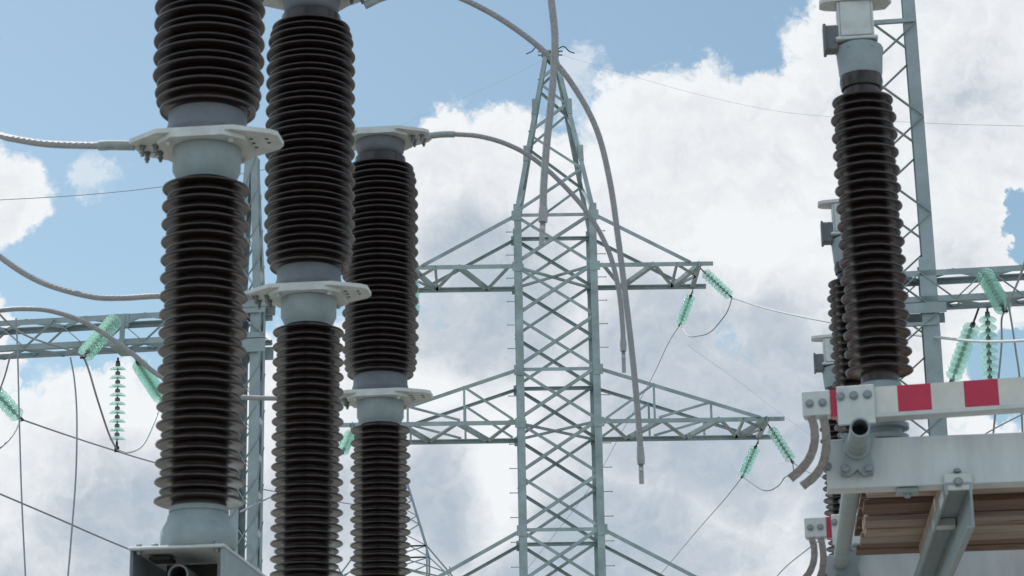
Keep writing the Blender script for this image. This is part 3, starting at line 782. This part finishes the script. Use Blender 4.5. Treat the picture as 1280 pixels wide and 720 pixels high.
# frames: beam, striped bar, clamp, braids
fr = thing('steel_cross_beam', Q(-.3, -.12, ztb-.2), 'pale painted steel cross beam carrying the nearest right porcelain post', 'steel beam', 'pale cross beams under the right porcelain posts', ZROT)
lx = atZ(1031, 551, ztb); u0 = (lx-Q(0, 0, lx.z)).dot(E1); vF = -.12
BHt = ztb-zfor(*Q(u0+.4, vF, 0).to_2d(), 606.5)
Lr = 3.2
m = MB()
m.box(Q(u0+Lr/2, vF+.006, ztb-BHt/2), E1*Lr, E2*.012, E3*BHt, bev=.002)
m.box(Q(u0+Lr/2, vF+.012+.09, ztb-.006), E1*Lr, E2*.178, E3*.012); m.box(Q(u0+Lr/2, vF+.012+.055, ztb-BHt+.007), E1*Lr, E2*.11, E3*.012)
m.build('channel', 'white', fr)
m = MB(); m.box(Q(u0+.33, vF+.06, ztb-BHt-.012), E1*.09, E2*.08, E3*.022, bev=.003); m.bolt(Q(u0+.33, vF+.05, ztb-BHt-.024), -E3, .013, .015); m.build('pad', 'castgrey', fr)
# holes / bolts on face
for (px, py) in ((1034, 583),):
    P_ = atY(px, py, Q(u0+.05, vF, 0).y); m = MB(); m.bolt(Q((P_-Q(0, 0, 0)).dot(E1), vF-.002, P_.z), -E2, .013, .012); m.build('bolt', 'bolt', fr)
# saddle clamp on face
sd = MB(); zc_ = ztb+.02; uc = (atZ(1074, 560, ztb)-Q(0, 0, ztb)).dot(E1)
facept = lambda px, py, v=vF: (lambda P: Q((P-Q(0, 0, P.z)).dot(E1), v, P.z))(atY(px, py, Q(u0+.15, v, 0).y))
kk = [facept(*p, vF-.045) for p in ((1050, 541), (1055, 549), (1058, 566), (1052, 580), (1052, 592), (1062, 594), (1072, 586), (1080, 594), (1092, 592), (1092, 580), (1088, 566), (1092, 549), (1096, 541))]
sd.loft([kk[::-1], [p+E2*.043 for p in kk[::-1]]], 0, False)
sd.build('saddle', 'castgrey', fr)
for px in (1057, 1086):
    m = MB(); m.bolt(facept(px, 586, vF-.046), -E2, .015, .016); m.build('bolt', 'bolt', fr)
frames = [fr]

# striped bar
YBv = vF-.10
pA = facept(1003, 506, YBv); zbar = facept(1110, 484, YBv).z
bt1 = atZ(1096, 483.5, zbar); bt2 = atZ(1280, 471, zbar)
bd = (bt2-bt1).normalized(); bn = V((-bd.y, bd.x, 0))
def tpx(px):
    lo, hi = -3., 8.
    for _ in range(50):
        mid = (lo+hi)/2
        if proj(bt1+bd*mid)[0] < px: lo = mid
        else: hi = mid
    return lo
hb = 33*sc*.985
print('bar', bt1, bt2, math.degrees(math.atan2(-bd.y, bd.x)), 'hb', hb)
bar = thing('striped_bar', bt1, 'red and white striped contact bar in front of the nearest right post', 'striped bar', 'striped bars of the switch', ZROT)
m = MB(); B_ = lambda t, v, z: bt1+bd*t+bn*v+E3*z
stripes = [(1037, 1046, 1), (1046, 1121, 0), (1121, 1163, 1), (1163, 1204, 0), (1204, 1247, 1), (1247, 1289, 0), (1289, 1331, 1), (1331, 1375, 0), (1375, 1420, 1), (1420, 1500, 0)]
for a, b_, mi in stripes:
    t0, t1 = tpx(a), tpx(b_)
    m.box(B_((t0+t1)/2, .03, -hb/2), bd*(t1-t0), bn*.06, E3*hb, mi, 0)
m.build('painted_tube', ['cream', 'red'], bar)
m = MB(); t0, t1 = tpx(1093), tpx(1500); m.box(B_((t0+t1)/2, .035, -hb-.009), bd*(t1-t0), bn*.10, E3*.016); m.build('lower_rail', 'alu', bar)
m = MB(); t0, t1 = tpx(1002), tpx(1037)
m.box(B_((t0+t1)/2, .028, -hb/2+.003), bd*(t1-t0), bn*.075, E3*hb*.95, bev=.004)
m.build('end_block', 'alu', bar)
for px in (1011.5, 1027.5):
    m = MB(); m.bolt(B_(tpx(px), -.011, -hb*.48), -bn, .012, .010); m.build('bolt', 'bolt', bar)
m = MB(); t0, t1 = tpx(1045.5), tpx(1092.5)
m.box(B_((t0+t1)/2, -.011, -.075), bd*(t1-t0), bn*.020, E3*.165, bev=.003)
m.build('clamp_plate', 'alu', bar)
for px in (1050.5, 1067, 1084):
    m = MB(); m.bolt(B_(tpx(px), -.022, -.036), -bn, .013, .009); m.build('bolt', 'bolt', bar)
# straps
def strap(pts, lab):
    P = spline([facept(x, y, YBv+.0) for x, y in pts], 7); wd = 11*sc*.46; m = MB(); rs = []
    for i, p in enumerate(P):
        t = (P[min(i+1, len(P)-1)]-P[max(i-1, 0)]).normalized(); s_ = t.cross(E2).normalized(); y = E2
        wv = wd*(1+.03*math.sin(i*1.3))
        rs.append([p+s_*wv*.95-y*.005, p+s_*wv-y*.0, p+s_*wv*.95+y*.012, p-s_*wv*.95+y*.012, p-s_*wv+y*0, p-s_*wv*.95-y*.005])
    m.loft(rs, 0, True); o = m.build('braided_strap', 'braid', bar); return o
strap([(1014, 519), (1018, 534), (1018, 553), (1012, 571), (1001, 585), (988, 596)], '')
strap([(1029, 519), (1032, 536), (1033, 556), (1029, 577), (1019, 593), (1003, 606)], '')
# pipe running back along the row
pz = atY(1075, 534, Q(0, vF-.40, 0).y); up = (pz-Q(0, 0, pz.z)).dot(E1); vp = (pz-Q(0, 0, pz.z)).dot(E2)
pipe = thing('link_pipe', Q(up, vp, pz.z), 'open ended grey pipe clamped below the striped bar and running back under the planks', 'pipe', None, ZROT)
m = MB(); rp_ = 11.5*sc; Lpipe = D3.length+.6
m.lathe(Q(up, vp, pz.z), [(rp_*.82, .5), (rp_*.82, 0), (rp_, 0), (rp_, Lpipe)], 28, 0, E2, cap=False); m.build('pipe_wall', 'castgrey', pipe)
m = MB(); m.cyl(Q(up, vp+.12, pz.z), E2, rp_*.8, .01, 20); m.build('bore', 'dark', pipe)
for vv_, kk_ in ((.25, 1.16), (.345, 1.34)):
    m = MB(); m.lathe(Q(up, vp+vv_, pz.z), [(rp_*1.01, 0), (rp_*kk_, .006), (rp_*kk_, .05), (rp_*1.01, .056)], 28, 0, E2, cap=False); m.build('collar', 'castgrey', pipe)

# cross channels and pallets
gsrc = [fr, bar]
for i, (dd, l1, l2) in enumerate(((D2, 'second pale cross beam, at the bottom edge beyond the wooden pallets', 'second striped bar, its red stripe low beside the pipe'),
                                  (D3, 'third pale cross beam, farthest back under the last post', 'third striped bar, farthest back under the last post'))):
    c = copy_tree(fr); c.location = fr.location+dd; c['label'] = l1
    c = copy_tree(bar); c.location = bar.location+dd; c['label'] = l2
ch = thing('tie_channel', Q(0, 0, ztb-BHt-.05), 'grey steel channel bolted under the cross beam and passing below the planks', 'steel channel', None, ZROT)
zch = zfor(*Q(.3, vF-.02, 0).to_2d(), 606)
cu = (atZ(1200, 600, zch)-Q(0, 0, zch)).dot(E1)
m = MB(); Lc = D2.y*1.02; cw = 28*sc; cu = cu+14*sc
m.box(Q(cu, vF+Lc/2-.03, zch-.085), E1*.010, E2*Lc, E3*.19)
m.box(Q(cu-cw/2-.006, vF+Lc/2-.03, zch+.004), E1*cw, E2*Lc, E3*.010)
m.box(Q(cu-cw, vF+Lc/2-.03, zch-.02), E1*.010, E2*Lc, E3*.04)
m.box(Q(cu-.016, vF+Lc/2-.03, zch-.180), E1*.02, E2*Lc, E3*.010)
m.build('channel', 'castgrey', ch)
m = MB(); m.box(Q(cu-cw/2, vF-.022, zch+.012), E1*(cw+.015), E2*.012, E3*.07, bev=.003); m.build('end_plate', 'alu', ch)
m = MB(); m.bolt(Q(cu-cw/2, vF-.028, zch+.01), -E2, .014, .018); m.bolt(Q(cu-cw/2, vF-.02, zch+.055), E3, .012, .012); m.build('bolt', 'bolt', ch)
m = MB(); m.box(Q(cu-cw/2-.003, vF+.75, zch-.02), E1*(cw-.014), E2*.10, E3*.034, bev=.002); m.build('stiffener', 'alu', ch)
# pallets: two, lying across the beams
zpal = ztb-.10
def pallet(bounds, lab):
    uL = up+.062; Lw = 2.6; v0, v1 = bounds[0][0], bounds[-1][1]
    r = thing('wooden_pallet', Q(uL, v0, zpal), lab, 'pallet', 'wooden pallets lying across the beams', ZROT)
    for (a, b_, dk, zo) in bounds:
        np_ = max(2, round((b_-a)/.20)); st = (b_-a)/np_
        for k in range(np_):
            ln = Lw-random.uniform(.0, .06); zo2 = zo+random.uniform(-.004, .004)
            m = MB(); m.box(Q(uL+ln/2+random.uniform(0, .03), a+st*(k+.5), zpal+.016+zo2)+E3*0, E1*ln+E2*random.uniform(-.004, .004), E2*(st-.016), E3*.026, bev=.003)
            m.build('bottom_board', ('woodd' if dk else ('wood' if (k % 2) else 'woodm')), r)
        if not dk:
            for k in range(4):
                m = MB(); m.box(Q(uL+.10+(Lw-.22)*k/3, (a+b_)/2, zpal+.037+zo+.034), E1*.15, E2*(b_-a)*.9, E3*.066, bev=.003); m.build('block', 'wood', r)
    n_ = 4
    for i in range(n_):
        bw = (v1-v0)/n_*.80; v = v0+bw/2+(v1-v0-bw)*i/(n_-1)
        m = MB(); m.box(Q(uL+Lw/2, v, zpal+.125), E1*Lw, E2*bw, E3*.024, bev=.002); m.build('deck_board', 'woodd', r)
pallet([(.33, .68, 0, 0), (.93, 1.21, 1, .02)], 'wooden pallet nearest the front cross beam')
pallet([(1.26, 1.85, 0, 0), (1.885, 2.25, 1, .012)], 'wooden pallet nearer the second cross beam')
m = MB(); m.box(Q(cu-cw/2, 1.1, (zch+.010+zpal-.002)/2), E1*cw*.8, E2*1.6, E3*(zpal-zch-.014), bev=.002)
tag(m.build('wooden_bearer', 'wood', None, M0=Matrix.Translation(Q(cu, 1.1, zch)) @ ZROT), 'short wooden bearer between the steel channel and the pallets', 'timber')

# ------------------------------------------------------------------ camera
cam = bpy.data.cameras.new('camera'); co = bpy.data.objects.new('camera', cam); COL.objects.link(co)
co.matrix_world = Matrix((( Rt.x, Up.x, -Fw.x, CAM.x), (Rt.y, Up.y, -Fw.y, CAM.y), (Rt.z, Up.z, -Fw.z, CAM.z), (0, 0, 0, 1)))
cam.sensor_width = 36; cam.lens = FPX/1280*36; cam.clip_end = 20000; cam.clip_start = .1
cam.dof.use_dof = True; cam.dof.focus_distance = 34; cam.dof.aperture_fstop = 11
scene.camera = co

# ------------------------------------------------------------------ sun and sky
SEL, SAZ = R(58), R(-38)     # azimuth measured from +Y towards +X
sd_ = V((math.sin(SAZ)*math.cos(SEL), math.cos(SAZ)*math.cos(SEL), math.sin(SEL)))
sun = bpy.data.lights.new('sun', 'SUN'); so = bpy.data.objects.new('sun', sun); COL.objects.link(so)
so.rotation_euler = (-sd_).to_track_quat('-Z', 'Y').to_euler(); so.location = (0, 0, 30)
sun.energy = 3.2; sun.angle = R(.53); sun.color = (1, .955, .90)
w = bpy.data.worlds.new('World'); scene.world = w; w.use_nodes = True
nt = w.node_tree; N = nt.nodes; L = nt.links; N.clear()
STR = .1
out = N.new('ShaderNodeOutputWorld'); bg = N.new('ShaderNodeBackground'); bg.inputs[1].default_value = STR; L.new(bg.outputs[0], out.inputs[0])
sky = N.new('ShaderNodeTexSky'); sky.sky_type = 'NISHITA'; sky.sun_disc = False; sky.sun_elevation = SEL; sky.sun_rotation = SAZ
sky.altitude = 100; sky.air_density = 1.0; sky.dust_density = 1.2; sky.ozone_density = 1.2
def nm(op, a, b_=None, c=None, clamp=False):
    n = N.new('ShaderNodeMath'); n.operation = op; n.use_clamp = clamp
    for i, x in enumerate((a, b_, c)):
        if x is None: continue
        if isinstance(x, (int, float)): n.inputs[i].default_value = x
        else: L.new(x, n.inputs[i])
    return n.outputs[0]
def vm(op, a, b_=None, c=None, o=0):
    n = N.new('ShaderNodeVectorMath'); n.operation = op
    for i, x in enumerate((a, b_, c)):
        if x is None: continue
        if isinstance(x, (tuple, list, Vector)): n.inputs[i].default_value = tuple(x)
        else: L.new(x, n.inputs[i])
    return n.outputs[o]
def mrange(x, a, b_, c=0, d=1, smooth=True):
    n = N.new('ShaderNodeMapRange'); n.interpolation_type = 'SMOOTHSTEP' if smooth else 'LINEAR'
    L.new(x, n.inputs[0])
    for i, v in enumerate((a, b_, c, d)): n.inputs[1+i].default_value = v
    return n.outputs[0]
def mixc(f, a, b_):
    n = N.new('ShaderNodeMix'); n.data_type = 'RGBA'
    (L.new(f, n.inputs[0]) if not isinstance(f, (int, float)) else setattr(n.inputs[0], 'default_value', f))
    for i, x in ((6, a), (7, b_)):
        if isinstance(x, tuple): n.inputs[i].default_value = (*x, 1)
        else: L.new(x, n.inputs[i])
    return n.outputs[2]
tc = N.new('ShaderNodeTexCoord'); D_ = tc.outputs['Generated']
df = vm('DOT_PRODUCT', D_, Fw, o=1); du = vm('DOT_PRODUCT', D_, Rt, o=1); dv = vm('DOT_PRODUCT', D_, Up, o=1)
dfc = nm('MAXIMUM', df, .12)
uu = nm('ADD', nm('MULTIPLY', nm('DIVIDE', du, dfc), FPX/100), 6.4)
vv = nm('SUBTRACT', 3.6, nm('MULTIPLY', nm('DIVIDE', dv, dfc), FPX/100))
cx = N.new('ShaderNodeCombineXYZ'); L.new(uu, cx.inputs[0]); L.new(vv, cx.inputs[1]); P0 = cx.outputs[0]
def noise(vec, sc_, det=8, ro=.6, dist=0, col=False):
    n = N.new('ShaderNodeTexNoise'); n.inputs['Scale'].default_value = sc_; n.inputs['Detail'].default_value = det; n.inputs['Roughness'].default_value = ro; n.inputs['Distortion'].default_value = dist
    L.new(vec, n.inputs['Vector']); return n.outputs['Color' if col else 'Fac']
warp = vm('SCALE', vm('SUBTRACT', noise(P0, .9, 7, .62, 0, True), (.5, .5, .5))); warp.node.inputs['Scale'].default_value = 1.5
Pw = vm('ADD', P0, warp)
warp2 = vm('SCALE', vm('SUBTRACT', noise(P0, .55, 4, .5, 0, True), (.5, .5, .5))); warp2.node.inputs['Scale'].default_value = 1.6
Ps = vm('ADD', P0, warp2)
def blobs(lst, Pin):
    acc = None
    for (cx_, cy_, rx, ry, *st) in lst:
        q_ = vm('MULTIPLY_ADD', Pin, (1/rx, 1/ry, 0), (-cx_/rx, -cy_/ry, 0))
        l_ = nm('SUBTRACT', 1, vm('LENGTH', q_, o=1))
        if st: l_ = nm('MULTIPLY', l_, st[0])
        acc = l_ if acc is None else nm('MAXIMUM', acc, l_)
    return acc
CL = [(5.9, 2.5, 1.35, 1.45), (8.9, 2.45, 2.2, 1.9), (7.3, 3.6, 2.3, 2.1), (12.3, .9, 2.0, 3.2), (10.75, 1.2, 1.25, 1.5), (11.0, 3.4, 2.2, 2.6), (7.2, 8.3, 9.5, 5.0), (1.2, 6.9, 4.2, 2.5), (-.35, 2.5, 1.05, .85), (-.4, 4.3, .75, .9), (4.9, 5.6, 2.4, 2.0)]
dens = blobs(CL, Pw)
cut = blobs([(12.9, 2.85, .62, .75), (12.5, 4.55, .8, .5, .6), (1.35, 4.25, .6, .4, .8)], Pw)
dens = nm('SUBTRACT', dens, nm('MULTIPLY', nm('MAXIMUM', cut, 0), 1.3))
# cauliflower detail
vo = N.new('ShaderNodeTexVoronoi'); vo.feature = 'SMOOTH_F1'; vo.inputs['Scale'].default_value = 1.7; vo.inputs['Detail'].default_value = 3; vo.inputs['Roughness'].default_value = .55
L.new(Pw, vo.inputs['Vector'])
bil = nm('SUBTRACT', .45, vo.outputs['Distance'])
fine = nm('SUBTRACT', noise(Pw, 1.9, 9, .62), .5)
dens = nm('ADD', dens, nm('MULTIPLY', bil, .16)); dens = nm('ADD', dens, nm('MULTIPLY', fine, .30))
wisp = nm('MULTIPLY', blobs([(7.25, 1.0, .55, .9), (1.15, 2.2, .45, .5), (7.9, 1.3, .5, .4)], Pw), .9)
wispm = nm('MULTIPLY', mrange(nm('ADD', wisp, nm('MULTIPLY', fine, 2.2)), .15, .75), .55)
alpha = nm('MAXIMUM', mrange(dens, -.01, .13), wispm)
# generic clouds out of frame
gen = mrange(noise(D_, 2.2, 7, .6), .46, .60)
ofr = mrange(vm('LENGTH', vm('MULTIPLY', vm('SUBTRACT', P0, (6.4, 3.6, 0)), (1/11., 1/8., 0)), o=1), 1.0, 1.5)
behind = mrange(df, .75, .90, 1, 0); ofr = nm('MAXIMUM', ofr, behind)
alpha = nm('ADD', nm('MULTIPLY', alpha, nm('SUBTRACT', 1, ofr)), nm('MULTIPLY', nm('MULTIPLY', gen, .9), ofr))
# shading: 0 white .. 1 grey
GR = [(9.0, 5.0, 2.9, 1.9, 1.0), (1.55, 6.5, 1.6, 1.2, .9), (6.0, 3.6, 1.5, 1.6, 1.0), (5.6, 6.4, 1.1, 1.3, .9), (12.2, 1.3, 1.0, 1.3, .36), (7.6, 6.9, 2.6, 1.5, .9), (10.8, 6.0, 1.6, 1.5, 1.0), (3.8, 6.5, 1.6, 1.5, .6), (.2, 7.0, 1, .7, .5), (12.0, 3.3, 1.0, .9, .25)]
BRT = [(5.45, 4.75, .7, .6, .6), (6.25, 6.1, .8, 1.0, .8), (9.3, 3.2, 1.6, .9, .5), (1.9, 5.0, 1.2, .8, .4)]
gsh = nm('MAXIMUM', blobs(GR, Ps), 0); gsh = mrange(gsh, .0, .62)
bsh = nm('MAXIMUM', blobs(BRT, Ps), 0)
und = nm('SUBTRACT', noise(Ps, 1.0, 6, .55), .5)
edge = mrange(dens, .02, .55, 0, 1)
# light from above: density difference
fine2 = nm('SUBTRACT', noise(vm('ADD', Pw, (-.10, -.16, 0)), 1.9, 9, .62), .5)
lit = nm('MULTIPLY', nm('SUBTRACT', fine2, fine), .85)
shd = nm('ADD', nm('MULTIPLY', gsh, .72), nm('MULTIPLY', und, .42)); shd = nm('SUBTRACT', shd, nm('MULTIPLY', bsh, 1.0)); shd = nm('ADD', shd, nm('MULTIPLY', edge, .22)); shd = nm('ADD', shd, lit, clamp=True)
rampn = N.new('ShaderNodeValToRGB'); L.new(shd, rampn.inputs[0])
cr = rampn.color_ramp; cr.elements[0].position = 0; cr.elements[0].color = (.90, .925, .945, 1); cr.elements[1].position = 1; cr.elements[1].color = (.45, .53, .615, 1)
e = cr.elements.new(.35); e.color = (.78, .81, .845, 1); e = cr.elements.new(.7); e.color = (.58, .635, .70, 1)
cl = vm('SCALE', rampn.outputs[0]); cl.node.inputs['Scale'].default_value = 1/STR
SKYK = 1.0
fr_k = mrange(df, -.2, .85, 1.45, 1.0)  # unseen sky behind the camera brightened to add light on front faces
skc = vm('MULTIPLY', sky.outputs[0], (1.19, 1.30, 1.17))
allc = vm('SCALE', mixc(alpha, skc, cl)); L.new(fr_k, allc.node.inputs['Scale']); L.new(allc, bg.inputs[0])
scene.view_settings.view_transform = 'Standard'; scene.view_settings.look = 'None'; scene.view_settings.exposure = 0
try: scene.cycles.transparent_max_bounces = 16; scene.cycles.transmission_bounces = 8
except Exception: pass
